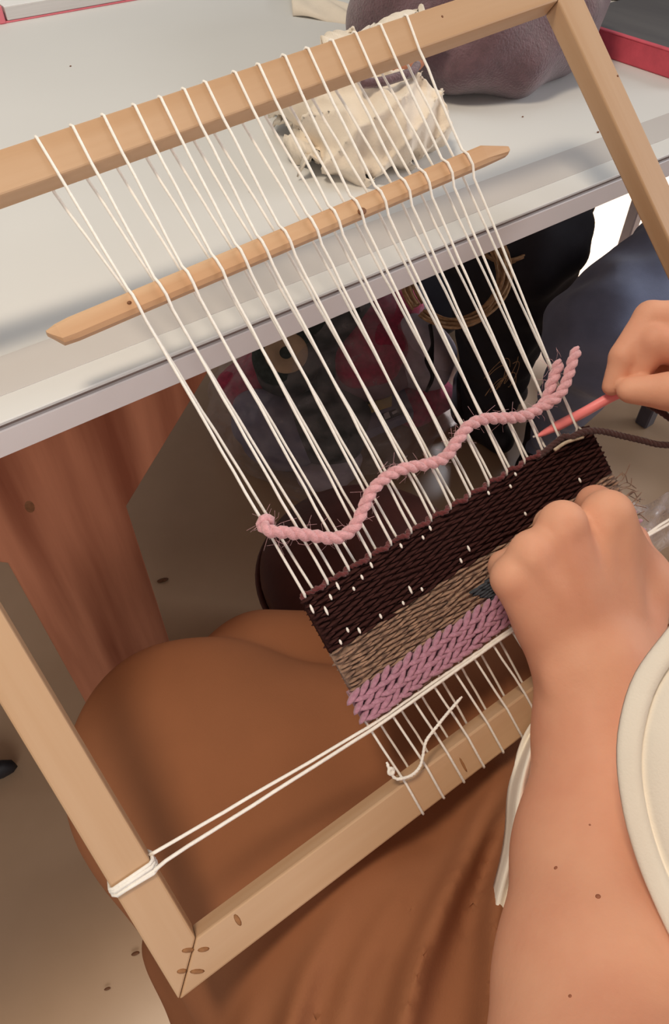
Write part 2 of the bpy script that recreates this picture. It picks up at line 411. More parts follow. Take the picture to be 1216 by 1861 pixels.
# warp: 15 turns of one string, each run its own piece
TOPU = [.1216, .1401, .1569, .1739, .1885, .2024, .2151, .2332, .2479, .2647, .2798, .2964, .3125, .3302, .3493]
STKU = [.1241, .1388, .1543, .1714, .1854, .1984, .2126, .2298, .2442, .2590, .2755, .2924, .3069, .3238, .3392]
WR = 0.00080
SV = 0.0708
def wslot(k): return 0.130 + k * 0.00716
def wslotb(k): return 0.1263 + k * 0.0073
def warp(pts, r=WR):
    P = np.array(pts, float); Q = [P[0]]
    for a, b in zip(P[:-1], P[1:]):
        n = max(1, int(np.linalg.norm(b - a) / 0.012))
        for i in range(1, n + 1): Q.append(a + (b - a) * i / n)
    Q = np.array(Q) + rng.normal(0, 0.00012, (len(Q), 3))
    return tube(Q, r, 6)
for i in range(15):
    ut, us, ub = TOPU[i], STKU[i], 0.1290 + 0.0146 * i
    kf, kb = 2 * i, 2 * i + 1
    e = WR * 0.9
    # front run: over the top rail, over the stick, into the cloth, down over the bottom rail
    v, f = warp([L(ut - .0008, -B_ - e, THK * 0.9), L(ut - .0002, -B_ - e, 0.0006), L(ut, -B_ + 0.0008, -e), L(ut + (us - ut) * .25, 0.0003, -e),
                 L(us - .0001, SV - 0.0065, -0.0052), L(us, SV - .002, -0.0082), L(us + .0002, SV + 0.004, -0.0078), L(us + (wslot(kf) - us) * .1, SV + .011, -0.005),
                 L(wslot(kf), 0.2425, 0.0016), L(wslot(kf), 0.2475, 0.0060)])
    mesh_obj('warp_thread', v, f, M_['cotton'], lm)
    # back run: behind the top rail, under the stick, into the cloth
    v, f = warp([L(ut - .0012, -B_ - e, THK * 0.9), L(ut - .0018, -B_ + .001, THK + e), L(ut - .0026, 0.0, THK + e), L(us + .0030, SV, 0.0085),
                 L(wslot(kb), 0.2425, 0.0092), L(wslot(kb), 0.2475, 0.0065)])
    mesh_obj('warp_thread', v, f, M_['cotton'], lm)
    v, f = warp([L(wslotb(kf), 0.318, 0.004), L(wslotb(kf), 0.3235, 0.003), L(ub - .0004, LH + .0006, -e), L(ub, LH + B_ - .0008, -e), L(ub + .0004, LH + B_ + e, 0.0008), L(ub + .001, LH + B_ + e, THK * .9)], 0.00075)
    mesh_obj('warp_thread', v, f, M_['cotton'], lm)
    v, f = warp([L(wslotb(kb), 0.318, 0.006), L(wslotb(kb), 0.3235, 0.008), L(ub + .0085, LH - .001, THK + e), L(ub + .0088, LH + B_ - .001, THK + e), L(ub + .0088, LH + B_ + e, THK * .9)], 0.00075)
    mesh_obj('warp_thread', v, f, M_['cotton'], lm)
# knotted tail of the warp on the bottom rail
tail = [onloom(x, y, t) for x, y, t in ((703, 1385, -.002), (711, 1406, -.003), (722, 1416, -.0035), (748, 1409, -.004), (764, 1392, -.004), (769, 1372, -.0045), (775, 1346, -.005), (796, 1318, -.006), (818, 1291, -.006), (840, 1266, -.006))]
mesh_obj('warp_tail', *yarn(tail, 0.0010, 3, 0.006, 0.002, 5), M_['cotton'], lm)
kn = [onloom(711, 1402, -.003) + np.array(d) * 0.0016 for d in ((1, 0, 0), (0, .8, .6), (-1, 0, 0), (0, -.8, -.5), (1, .1, 0), (.2, .8, .8))]
mesh_obj('knot', *tube(spline(kn, .0008), 0.0010, 6), M_['cotton'], lm)
for x0, dy in ((1202, 0), (1206, 6)):
    kn = [onloom(x0 + a, 1052 + dy + b, -.004) for a, b in ((-8, -6), (6, -10), (20, -2), (10, 8), (-4, 4), (2, 12), (18, 18))]
    mesh_obj('warp_tail', *tube(spline(kn, .001), 0.0010, 6), M_['cotton'], lm)

# ------------------------------------------------------------------ shed stick
sp = []
SU0, SU1 = 0.0795, 0.3705
for (u, hw) in ((SU0, .0008), (SU0 + .0050, .0048), (SU0 + .012, .0054), (SU1 - .018, .0054), (SU1 - .0015, .0026), (SU1, .0016)):
    sp.append((u, hw))
bm = bmesh.new(); rings = []
for u, hw in sp:
    off = (-.0030 if hw < .001 else 0.0) if u < 0.2 else (0.0 if hw > .005 else 0.0026)
    vc = SV + 0.0005 + off
    tt = .0040 if hw > .003 else .0030
    rings.append([bm.verts.new(tuple(L(u, vc + a, t))) for a, t in ((-hw, -tt + .0012), (-hw * .72, -tt), (hw * .60, -tt), (hw, -tt + .0016), (hw, tt - .001), (hw * .8, tt), (-hw * .8, tt), (-hw, tt - .001))])
for a, b in zip(rings[:-1], rings[1:]):
    for j in range(8): bm.faces.new((a[j], a[(j + 1) % 8], b[(j + 1) % 8], b[j]))
bm.faces.new(rings[0][::-1]); bm.faces.new(rings[-1]); bmesh.ops.recalc_face_normals(bm, faces=bm.faces)
for v_ in bm.verts: v_.co = v_.co - Vector(tuple(N * 0.0022))
st = bm_obj('shed_stick', bm, M_['stick']); tag(st, 'flat pale wooden stick with slanted ends slipped through the upper warp', 'stick'); gco(st, U, V, N, O + 0.3)
for (px, py, rr) in ((658, 384, .0028), (235, 550, .0012)):
    p = onloom(px, py, -.0064); o = mesh_obj('wood_knot', *ellipsoid_vf(p, U * rr, V * rr * .75, N * 0.0005, 10, 4), M_['knot'], st)

# ================================================================== THE WOVEN CLOTH
tp = root('tapestry', L(.235, .323, .006), 'half-finished striped weaving in dark brown, tan and mauve wool on the warp', 'weaving')
WU0, WU1 = 0.1268, 0.3425
NK = 30; dk = (WU1 - WU0) / NK
def weave_band(v0, v1, rows, mt, name, bulge=0.0024, jit=0.0002, gapside=0.0):
    parts = []; pv = (v1 - v0) / rows
    # ground cloth
    e0 = [L(WU0 + .001, v0, .0035), L(WU1 - .001, v0, .0035), L(WU1 - .001, v1, .0035), L(WU0 + .001, v1, .0035)]
    e1 = [L(WU0 + .001, v0, .0085), L(WU1 - .001, v0, .0085), L(WU1 - .001, v1, .0085), L(WU0 + .001, v1, .0085)]
    parts.append((np.array(e0 + e1), [(3, 2, 1, 0), (4, 5, 6, 7), (0, 1, 5, 4), (1, 2, 6, 5), (2, 3, 7, 6), (3, 0, 4, 7)]))
    for r in range(rows):
        vc = v0 + (r + .5) * pv
        for k in range(NK):
            uc = WU0 + (k + .5) * dk + rng.normal(0, jit)
            side = -1 if (r + k) % 2 == 0 else 1
            t = .006 + side * .0028
            wv = rng.normal(0, jit)
            ax = U * dk * .98 + V * rng.normal(0, .0004)
            if k in (0, NK - 1): ax = ax * .62; uc += (.0010 if k == 0 else -.0010) + rng.normal(0, .0005)
            parts.append(ellipsoid_vf(L(uc, vc + wv, t), ax, V * pv * .62, N * bulge * .9, 8, 4))
    v, f = merge(parts)
    o = mesh_obj(name, v, f, M_[mt], tp); tag(o, kind='stuff'); return o
o = weave_band(0.2455, 0.2785, 20, 'darkweave', 'dark_band'); o['label'] = 'near-black brown woven band'
o = weave_band(0.2785, 0.3025, 17, 'tanweave', 'tan_band', jit=.0004); o['label'] = 'fine tan and brown woven band'
o = weave_band(0.3195, 0.3225, 2, 'tanweave', 'edge_band', 0.0016)
# loops at the right selvedge and a bluish patch worked into the tan band
parts = []
for r in range(7):
    for k in range(3 + (r % 2)):
        parts.append(ellipsoid_vf(L(.219 + k * .0058 + r * .0016, .2925 + r * .0016, .0018), U * .0045 + V * rng.normal(0, .0005), V * .0011, N * .0022, 8, 4))
mesh_obj('blue_patch', *merge(parts), M_['blueweave'], tp)
# mauve stitches: fat slanted loops, each its own piece
sv, sf = ellipsoid_vf((0, 0, 0), (0.0056, 0, 0), (0, 0.00165, 0), (0, 0, 0.0026), 10, 6)
sm = bpy.data.meshes.new('stitch'); sm.from_pydata(sv.tolist(), [], sf); sm.polygons.foreach_set('use_smooth', [True] * len(sm.polygons)); sm.materials.append(M_['purple'])
rows = 6
for r in range(rows):
    vc = 0.3038 + r * 0.0031
    nst = 30
    for k in range(nst):
        uc = WU0 - .002 + (k + .5 * (r % 2) + .25) * (WU1 - WU0) / nst
        ang = (-0.50 if r % 2 == 0 else 0.22) + rng.normal(0, .10)
        o = bpy.data.objects.new('stitch', sm); link(o, tp)
        x = U * math.cos(ang) + V * math.sin(ang); y = np.cross(N, x)
        s = rng.uniform(.9, 1.12)
        loc = L(uc, vc + rng.normal(0, .0003), .0010 + rng.normal(0, .0003)) - ABS[tp.name]
        mm = Matrix.Identity(4)
        for i in range(3):
            mm[i][0] = x[i] * s; mm[i][1] = y[i] * s; mm[i][2] = N[i]; mm[i][3] = loc[i]
        o.matrix_local = mm
bk = hexa([L(WU0 - .001, .302, .003), L(WU1, .302, .003), L(WU1, .3215, .003), L(WU0 - .001, .3215, .003), L(WU0 - .001, .302, .0085), L(WU1, .302, .0085), L(WU1, .3215, .0085), L(WU0 - .001, .3215, .0085)])
o = bm_obj('mauve_ground', bk, M_['purple'], tp)
# flecks of white warp showing between the dark rows
for (px, py, ln) in ((567, 1107, 9), (593, 1110, 9), (601, 1085, 6), (614, 1065, 8), (675, 1027, 6), (658, 1049, 5), (643, 1070, 4), (729, 992, 5), (769, 977, 4), (782, 960, 5), (746, 1072, 8), (852, 997, 6), (733, 1096, 4), (632, 1145, 5), (653, 1146, 6), (838, 1019, 5), (767, 1071, 4), (692, 1120, 5), (619, 1167, 5), (937, 862, 4), (888, 896, 4), (928, 884, 4), (1054, 873, 5), (955, 934, 4)):
    a = onloom(px - ln * .45, py - ln, -.0004); b = onloom(px + ln * .45, py + ln, -.0004)
    mesh_obj('warp_fleck', *ellipsoid_vf((a + b) / 2, (b - a) / 2, np.cross(N, (b - a) / np.linalg.norm(b - a)) * .0008, N * .0007, 8, 4), M_['cotton'], tp)
# loose maroon row lying on the fell
pts = [L(u, 0.2445 + .0008 * math.sin(u * 900) - .0006, .0035 + .0035 * math.sin(u * 440)) for u in np.linspace(.128, .305, 60)]
mesh_obj('fell_row', *yarn(pts, 0.0017, 2, .006, .0016, 6), M_['maroonyarn'], tp)
# weft tail leaving the cloth to the right
tl = [L(.295, .2455, .002), L(.318, .2425, -.001)] + [onloom(x, y, t) for x, y, t in ((1035, 796, -.004), (1062, 784, -.006), (1095, 784, -.007), (1130, 792, -.008), (1165, 800, -.010), (1200, 808, -.012), (1240, 806, -.016), (1270, 780, -.02), (1262, 757, -.02), (1230, 765, -.016), (1200, 748, -.012), (1172, 732, -.008))]
mesh_obj('weft_tail', *yarn(tl, 0.0021, 3, .009, .0018, 6), M_['brownyarn'], tp)
mesh_obj('loose_strand', *tube(spline([onloom(x, y, -.0045) for x, y in ((1008, 818), (1025, 806), (1040, 800), (1060, 794))], .002), 0.0011, 6), M_['jute'], tp)
# ragged fringe at the right selvedge
parts = []
for q in range(16):
    v0 = .283 + rng.uniform(0, .03); a = L(WU1 - .001, v0, .005)
    parts.append(tube(spline([a, a + U * rng.uniform(.003, .009) + V * rng.uniform(-.002, .004), a + U * rng.uniform(.006, .016) + V * rng.uniform(-.004, .008) - N * rng.uniform(-.002, .004)], .002), .00035, 4))
o = mesh_obj('selvedge_fringe', *merge(parts), M_['tanweave'], tp); tag(o, kind='stuff')

# ------------------------------------------------------------------ spacing cord across the foot of the cloth
sc = root('spacing_cord', L(-B_ / 2, .345, -.001), 'doubled white cotton cord wound on the left rail and stretched along the weaving foot', 'cord')
CR = 0.00095
lt = loomuv(208, 1622); rt = loomuv(276, 1569)
a1 = loomuv(273, 1562); a2 = loomuv(283, 1578)
mesh_obj('cord_strand', *warp([L(-.001, a1[1], .006), L(.004, a1[1] - .0004, .003), L(.126, .3230, .0015), L(.2, .3234, .0012), L(.343, .3238, .0015), L(LW + .002, .3300, .004)], CR), M_['cotton'], sc)
mesh_obj('cord_strand', *warp([L(-B_ + .0006, lt[1] + .0014, -.0014), L(0.0, a2[1], -.0012), L(.006, a2[1] - .0005, -.0005), L(.126, .3246, .0), L(.2, .3247, .0), L(.343, .3252, .001), L(LW + .001, .3335, -.001), L(LW + B_, .340, -.0012)], CR), M_['cotton'], sc)
for k in range(4):
    dv = .0010 * k
    va, vb = lt[1] - .0022 + dv * 1.1, rt[1] - .0010 + dv * 1.7
    e = .0010 + (.0006 if k % 2 else 0)
    mesh_obj('cord_turn', *warp([L(-.001, vb - .0004, THK + e), L(.0009, vb, THK * .7), L(.0010, vb, .0008), L(-.0008, vb + .0002, -e), L(-B_ + .0008, va, -e), L(-B_ - .001, va, .0012), L(-B_ - .001, va, THK * .8), L(-B_ + .001, va, THK + e), L(-.001, vb - .0002, THK + e)], CR), M_['cotton'], sc)

# ------------------------------------------------------------------ pink yarn lying through the warp
py_ = root('pink_yarn', onloom(760, 850, -.004), 'thick twisted pale pink wool yarn lying wavily across the warp', 'yarn')
T0 = -.0045
pp_ = [(496, 948, .002), (482, 944, -.001), (478, 958, T0), (494, 966, T0), (525, 968, T0), (570, 974, T0), (610, 978, T0), (640, 962, T0), (658, 930, T0), (672, 898, T0), (697, 871, T0), (730, 853, T0), (775, 844, T0), (808, 832, T0), (828, 806, T0), (850, 776, T0), (880, 762, T0), (915, 760, T0), (950, 757, T0), (980, 742, T0)]
e1 = [(995, 722, T0), (1003, 695, -.006), (1012, 672, -.007), (1017, 654, -.008)]
e2 = [(1003, 730, -.008), (1022, 710, -.010), (1034, 680, -.011), (1041, 655, -.012), (1050, 632, -.012)]
PK1 = yarn([onloom(*q) for q in pp_ + e1], 0.0036, 2, .0125, .0022, 8)
PK2 = yarn([onloom(*q) for q in pp_[-1:] + e2], 0.0034, 2, .0125, .0022, 8)
mesh_obj('yarn_strand', *PK1, M_['pinkwool'], py_); mesh_obj('yarn_end', *PK2, M_['pinkwool'], py_)
fz = []
ctr = spline([onloom(*q) for q in pp_ + e1], .0015)
for q in range(260):
    a = ctr[rng.integers(len(ctr))] + rng.normal(0, .0016, 3); d = rng.normal(0, 1, 3); d /= np.linalg.norm(d); l_ = rng.uniform(.004, .010)
    fz.append(tube([a, a + d * l_ * .5 + rng.normal(0, .001, 3), a + d * l_ + rng.normal(0, .002, 3)], .00009, 3))
o = mesh_obj('yarn_fuzz', *merge(fz), M_['pinkwool'], py_); tag(o, kind='stuff')

# ------------------------------------------------------------------ needle
nd = spline([onloom(976, 793, .0050), onloom(1000, 781, .0050), onloom(1060, 750, .0040), onloom(1112, 721, -.004), onloom(1165, 700, -.012)], .002)
n_ = len(nd); s_ = np.linspace(0, 1, n_); rr = 0.0006 + 0.0026 * np.clip(s_ / .22, 0, 1) ** .7
no_ = mesh_obj('weaving_needle', *tube(nd, rr, 10), M_['needle']); tag(no_, 'slim pink plastic weaving needle held at the right of the weaving', 'needle')
tipv = tube([onloom(969, 794, .0050), onloom(981, 790, .0050)], .0007, 6)
ABS[no_.name] = np.array(no_.location)
mesh_obj('needle_tip', *tipv, M_['cotton'], no_)

# ================================================================== THE WEAVER
def H(px, py, h): return onloom(px, py, -h)
hand = Solid((-0.02, -0.30, 0.50), (0.46, 0.28, 0.98), 0.0020)
W0 = H(1083, 1222, .036)
IDX, MID, RNG_, PNK = H(1104, 938, .041), H(1022, 955, .044), H(967, 1006, .041), H(929, 1052, .034)
K = .010
# back of the hand: metacarpals fanning from the wrist
hand.cone(W0, H(1080, 1320, .043), .0262, .0265, .012)
for a, b, ra, rb in ((H(1112, 1180, .032), IDX, .0185, .0128), (H(1082, 1180, .036), MID, .0180, .0125), (H(1050, 1185, .033), RNG_, .0180, .0118), (H(1030, 1195, .028), PNK, .0170, .0108)):
    hand.cone(a, b, ra, rb, .011)
hand.ell(H(1060, 1085, .030), (.036, .040, .017), .012, axes=(U, V, N))
hand.ell(H(1030, 1110, .022), (.030, .040, .016), .012, axes=(U, V, N))
# thumb side
hand.cone(H(1140, 1190, .026), H(1163, 1060, .020), .0195, .0170, .012)
hand.cone(H(1163, 1060, .020), H(1142, 985, .010), .0160, .0120, .008)
hand.cone(H(1142, 985, .010), H(1105, 945, .006), .0112, .0095, .003)
hand.cone(IDX, H(1163, 1060, .022), .0115, .0165, .010)
# curled fingers, from the knuckles down to the cloth and back under the palm
def finger(a, b, c, d, r, k=.0035):
    hand.cone(a, b, r[0], r[1], k); hand.cone(b, c, r[1], r[2], .003); hand.cone(c, d, r[2], r[3], .003)
finger(IDX, H(1082, 916, .020), H(1066, 935, .008), H(1085, 985, .007), (.0118, .0108, .0092, .0080))
finger(MID, H(1004, 955, .020), H(1000, 975, .007), H(1030, 1020, .007), (.0120, .0104, .0092, .0080))
finger(RNG_, H(952, 1012, .018), H(955, 1030, .007), H(990, 1060, .007), (.0112, .0098, .0086, .0076))
finger(PNK, H(918, 1030, .016), H(926, 1050, .007), H(960, 1085, .007), (.0100, .0092, .0080, .0070))
# tendons and knuckle heads
for a, b in ((H(1100, 1110, .0465), H(1103, 960, .0505)), (H(1070, 1120, .0495), H(1023, 975, .0535)), (H(1045, 1120, .0465), H(972, 1020, .0495))):
    hand.cone(a, b, .0030, .0034, .006)
for c, r in ((H(1100, 934, .043), .0108), (H(1022, 950, .047), .0106), (H(968, 1002, .0435), .0096), (H(931, 1048, .0365), .0088)):
    hand.ell(c, (r, r, r), .005)
# wrist and forearm, rising towards the elbow
A1, A2, A3, A4 = dep(1086, 1330, .388), dep(1094, 1560, .350), dep(1112, 1800, .305), dep(1128, 2080, .262)
hand.cone(W0, A1, .0272, .0300, .014)
hand.cone(H(1060, 1215, .036), A1, .0215, .0255, .010); hand.cone(H(1108, 1205, .034), A1, .0215, .0255, .010)
hand.cone(A1, A2, .0300, .0405, .014); hand.cone(A2, A3, .0405, .0470, .014); hand.cone(A3, A4, .0470, .0500, .014)
hand.ell(H(1018, 1240, .040), (.008, .010, .007), .008, axes=(U, V, N))
UPA = A4 + .55 * (np.array([.12, -.32, 1.05]) - A4); hand.cone(A4, UPA, .0490, .0490, .016)
Pl, Fl = hand.mesh(); Pl = relax(Pl, Fl, 3)

# right hand pinching the needle, its forearm out to the right
rh = Solid((0.24, -0.02, 0.62), (0.52, 0.34, 0.90), 0.0018)
def G(px, py, h): return onloom(px, py, -h)
rh.cone(G(1262, 585, .034), G(1182, 577, .026), .0125, .0100, .0018)        # index, first joint
rh.cone(G(1182, 577, .026), G(1133, 648, .018), .0098, .0086, .0018)        # index, middle
rh.cone(G(1133, 648, .018), G(1112, 702, .010), .0082, .0060, .0018)        # index tip
rh.cone(G(1275, 640, .036), G(1190, 622, .030), .0125, .0108, .0018)        # middle finger
rh.cone(G(1190, 622, .030), G(1160, 672, .018), .0104, .0088, .0018)
rh.cone(G(1160, 672, .018), G(1142, 700, .0018), .0084, .0066, .0018)
rh.cone(G(1285, 690, .030), G(1215, 655, .018), .0115, .0095, .0018)        # ring finger curled beneath
rh.cone(G(1215, 655, .018), G(1200, 700, .000), .0092, .0075, .0018)
rh.cone(G(1300, 715, .024), G(1240, 690, .006), .0105, .0085, .0018)        # little finger
rh.cone(G(1240, 690, .006), G(1232, 725, -.006), .0080, .0065, .0018)
rh.cone(G(1290, 720, .044), G(1214, 711, .034), .0155, .0112, .0018)        # thumb
rh.cone(G(1214, 711, .034), G(1150, 709, .022), .0110, .0082, .0018)
rh.ell(G(1142, 709, .021), (.0075, .0068, .0062), .0018)
rh.cone(G(1265, 590, .034), G(1390, 640, .050), .0150, .0240, .010)        # palm
rh.cone(G(1285, 690, .034), G(1400, 690, .050), .0160, .0240, .010)
rh.cone(G(1390, 650, .050), G(1480, 700, .070), .0250, .0240, .012)        # wrist
RW = G(1480, 700, .070); REL = np.array([0.56, -0.10, 0.86])
Pr, Fr = rh.mesh(); Pr = relax(Pr, Fr, 1)
# torso, upper arms, right forearm (all inside the shirt or past the picture's edge)
to = Solid((0.0, -0.62, 0.46), (0.80, 0.30, 1.30), 0.006)
to.cone((.27, -.32, .50), (.27, -.27, .78), .135, .13, .05); to.cone((.27, -.27, .78), (.27, -.30, 1.00), .13, .12, .05)
to.cone((.15, -.32, 1.05), (.40, -.32, 1.05), .06, .06, .05); to.cone((.27, -.30, 1.06), (.27, -.28, 1.20), .055, .05, .03)
to.cone((.12, -.32, 1.05), A4 + .5 * (UPA - A4), .055, .042, .02)
to.cone((.43, -.32, 1.05), REL, .055, .045, .02); to.cone(REL, RW, .042, .026, .02)
Pt, Ft = to.mesh(); Pt = relax(Pt, Ft, 2)
pv, pf = merge([(Pl, Fl.tolist()), (Pr, Fr.tolist()), (Pt, Ft.tolist())])
wv = mesh_obj('person', pv, pf, M_['skin'], None, True, origin=(0.2, -0.2, 0.0))
tag(wv, 'weaver in white shirt and brown skirt, left fist resting on the weaving', 'person')
bvh = BVHTree.FromPolygons([Vector(p) for p in Pl], [tuple(f) for f in Fl.tolist()])
for (px, py, r) in ((1010, 1577, .0009), (1087, 1629, .0011), (1036, 1810, .0007), (1072, 1499, .0005)):
    d = Vector(ray(px, py)).normalized(); hit = bvh.ray_cast(Vector(CAM), d)
    if hit[0] is not None:
        n0 = np.array(hit[1]); a = np.cross(n0, (0, 0, 1)); a /= np.linalg.norm(a); b_ = np.cross(n0, a)
        mesh_obj('mole', *ellipsoid_vf(np.array(hit[0]), a * r, b_ * r, n0 * r * .3, 10, 4), M_['mole'], wv)

# skirt: two thighs under one wide cloth
sk = Solid((-0.12, -0.50, 0.005), (0.62, 0.46, 0.64), 0.0042)
LK, LHIP = (0.045, 0.228, 0.452), (0.125, -0.34, 0.470)
RK, RHIP = (0.315, 0.150, 0.462), (0.40, -0.34, 0.480)
sk.cone(LHIP, LK, .125, .088, .02); sk.cone(RHIP, RK, .125, .098, .02)
sk.cone((.26, -.34, .46), (.26, .00, .47), .12, .10, .05)
sk.cone((.06, .215, .448), (.165, .120, .452), .085, .085, .03)
sk.cone((.24, .0, .47), (.20, .10, .462), .09, .085, .04); sk.cone((.20, .10, .462), (.31, .16, .468), .085, .09, .04)
sk.cone((.125, .262, .425), (.215, .190, .425), .068, .072, .004)
sk.cone(LK, (.05, .275, .05), .085, .075, .03); sk.cone(RK, (.37, .0, .05), .095, .08, .03)
sk.cone((.10, .10, .36), (.02, .18, .10), .10, .10, .05); sk.cone((.09, -.10, .36), (.06, -.05, .08), .12, .12, .06)
def seg_d(X, Y, pts):
    best = None
    for a, b in zip(pts[:-1], pts[1:]):
        dx, dy = b[0] - a[0], b[1] - a[1]; t = np.clip(((X - a[0]) * dx + (Y - a[1]) * dy) / (dx * dx + dy * dy), 0, 1)
        e = np.sqrt((X - a[0] - t * dx) ** 2 + (Y - a[1] - t * dy) ** 2)
        best = e if best is None else np.minimum(best, e)
    return best
RID = [([(760, 1490), (646, 1613), (559, 1766), (529, 1861), (500, 1990)], .009, .015), ([(905, 1420), (850, 1542), (799, 1654), (748, 1776), (727, 1861), (700, 2000)], .010, .017),
       ([(940, 1520), (890, 1664), (880, 1766), (872, 1861), (860, 2000)], .008, .015), ([(690, 1530), (560, 1650), (470, 1780), (420, 1900)], .011, .009), ([(830, 1480), (740, 1610), (655, 1760), (610, 1900)], .011, .008)]
RID = [([atz(*q, .545)[:2] for q in pl], w_, a_) for pl, w_, a_ in RID]
def folds(X, Y, Z):
    s = 0
    for pl, w_, a_ in RID: s = s + 1.5 * a_ * np.exp(-(seg_d(X, Y, pl) / (.85 * w_)) ** 2)
    s = s * np.clip((Z - .25) / .2, 0, 1) * np.clip((.078 - Y) / .035, .12, 1)
    s = s + .0016 * np.sin(X * 46 + Y * 17 + 3 * np.sin(Y * 9)) * np.sin(Y * 28 - X * 11) * np.clip((Z - .35) / .1, 0, 1)
    s = s + .006 * np.sin(X * 60 + Y * 50) * np.clip((.40 - Z) / .15, 0, 1)
    return s
sk.disp(folds)
Ps, Fs_ = sk.mesh(); Ps = relax(Ps, Fs_, 3)
o = mesh_obj('skirt', Ps, Fs_.tolist(), M_['skirt'], wv); o['label'] = 'wide brown cloth skirt'

# shirt: body, plus its hem hanging over the lap on the near side of the arm
sh = Solid((0.05, -0.56, 0.50), (0.52, 0.0, 1.16), 0.006)
sh.cone((.29, -.34, .58), (.29, -.27, .80), .135, .15, .06); sh.cone((.28, -.28, .80), (.28, -.31, 1.00), .15, .14, .05)
sh.cone((.16, -.32, 1.05), (.39, -.32, 1.05), .075, .075, .05)
Pb, Fb = sh.mesh(); Pb = relax(Pb, Fb, 2)
o = mesh_obj('shirt', Pb, Fb.tolist(), M_['shirt'], wv); o['label'] = 'loose white shirt'
# front of the shirt bellying forward with a stitched hem
cx, cy, cz = ROT[:, 0], ROT[:, 1], ROT[:, 2]
rimp = [(1300, 1040, .318), (1222, 1140, .314), (1160, 1225, .310), (1132, 1310, .305), (1126, 1390, .300), (1138, 1480, .294), (1160, 1560, .288), (1190, 1636, .280), (1236, 1730, .268), (1310, 1840, .250), (1420, 1940, .235)]
rim = spline([dep(*q) for q in rimp], .006); rc = dep(1620, 1440, .29)
prof = [(-.0002, .0030), (-.0004, .0012), (.0, .0), (.0012, -.0010), (.004, -.0024), (.0076, -.0040), (.0084, -.0012), (.0092, -.0012), (.0102, -.0044), (.016, -.0075), (.026, -.0115), (.042, -.0150), (.065, -.0150), (.10, -.006), (.14, .012)]
v, f = [], []; ns = len(rim)
for d, bz in prof:
    for j, c in enumerate(rim):
        n_in = rc - c; n_in -= cz * (n_in @ cz); n_in /= np.linalg.norm(n_in)
        v.append(c + n_in * d + cz * (bz + .0012 * math.sin(j * .35) * min(1, d / .02)))
for i in range(len(prof) - 1):
    for j in range(ns - 1):
        f.append((i * ns + j, i * ns + j + 1, (i + 1) * ns + j + 1, (i + 1) * ns + j))
o = mesh_obj('shirt_front', v, f, M_['shirt'], wv); sol = o.modifiers.new('cloth', 'SOLIDIFY'); sol.thickness = .0012
o['label'] = 'stitched white shirt hem'
# hem pleats beside the forearm
hp = [(980, 1300), (950, 1345), (928, 1420), (917, 1500), (900, 1590), (891, 1650), (893, 1700), (905, 1750)]
v, f = [], []; nc = 22
C_ = spline([np.array([x, y, 0]) for x, y in hp], 12)
for i, c in enumerate(C_):
    s = i / (len(C_) - 1)
    for j in range(nc):
        tq = j / (nc - 1); wdt = 26 + 64 * min(1, s * 3)
        d0 = .408 - .046 * s
        fold = .006 * math.sin(tq * 15 + s * 3) * (1 - .3 * tq) + .004 * math.sin(s * 9 + tq * 6)
        v.append(dep(c[0] + tq * wdt + 3 * math.sin(s * 14), c[1] + tq * 20, d0 - .012 * math.sin(tq * 3) + fold))
for i in range(len(C_) - 1):
    for j in range(nc - 1):
        a = i * nc + j; f.append((a, a + nc, a + nc + 1, a + 1))
o = mesh_obj('shirt_tail', v, f, M_['shirt'], wv); sol = o.modifiers.new('cloth', 'SOLIDIFY'); sol.thickness = .0016
o['label'] = 'pleated white shirt tail'

# ================================================================== THE OTHER PEOPLE (only their legs show, under the table)
def shoe(par, toe, heel):
    toe, heel = np.array(toe, float), np.array(heel, float)
    s = Solid(np.minimum(toe, heel) - .09, np.maximum(toe, heel) + .09 + np.array([0, 0, .08]), .005)
    m_ = (toe + heel) / 2
    s.cone(toe + (0, 0, .030), m_ + (0, 0, .04), .028, .036, .01); s.cone(m_ + (0, 0, .04), heel + (0, 0, .045), .036, .034, .01)
    s.cone(heel + (0, 0, .045), heel + (0.0, 0, .11), .034, .040, .01)
    a, b = s.mesh(); a = relax(a, b, 1); a[:, 2] = np.maximum(a[:, 2], .002)
    return mesh_obj('shoe', a, b.tolist(), M_['black'], par)
wrk = lambda X, Y, Z: .004 * np.sin(X * 70 + Z * 40) * np.sin(Y * 60 + Z * 30) + .003 * np.sin(X * 40 - Z * 75 + Y * 30)
p2 = root('person', (1.25, 0.38, 0.0), 'seated person in navy trousers at the right, knee bent under the table', 'person')
tr_ = Solid((0.58, 0.04, 0.02), (1.42, 0.66, 0.66), 0.006)
K2, F2_ = np.array([.735, .405, .450]), np.array([.880, .535, .08])
tr_.cone(K2, (1.20, .44, .50), .078, .105, .03); tr_.cone((1.00, .17, .45), (1.20, .28, .50), .080, .105, .02)
tr_.cone(K2 + (0.02, 0.01, -.01), F2_, .064, .030, .02); tr_.cone((1.00, .17, .44), (1.04, .18, .08), .066, .034, .02)
tr_.cone((1.15, .28, .50), (1.16, .46, .50), .11, .11, .05)
tr_.disp(wrk); a, b = tr_.mesh(); a = relax(a, b, 2)
o = mesh_obj('trousers', a, b.tolist(), M_['navy'], p2); o['label'] = 'navy trousers'
shoe(p2, (.815, .495, 0), (.895, .545, 0)); shoe(p2, (.97, .17, 0), (1.06, .18, 0))
tor = Solid((.95, .05, .45), (1.6, .75, 1.30), .012)
tor.cone((1.24, .37, .55), (1.30, .37, 1.0), .14, .16, .05); tor.cone((1.30, .19, 1.05), (1.30, .55, 1.05), .07, .07, .05)
a, b = tor.mesh(); mesh_obj('jumper', a, b.tolist(), M_['black'], p2)
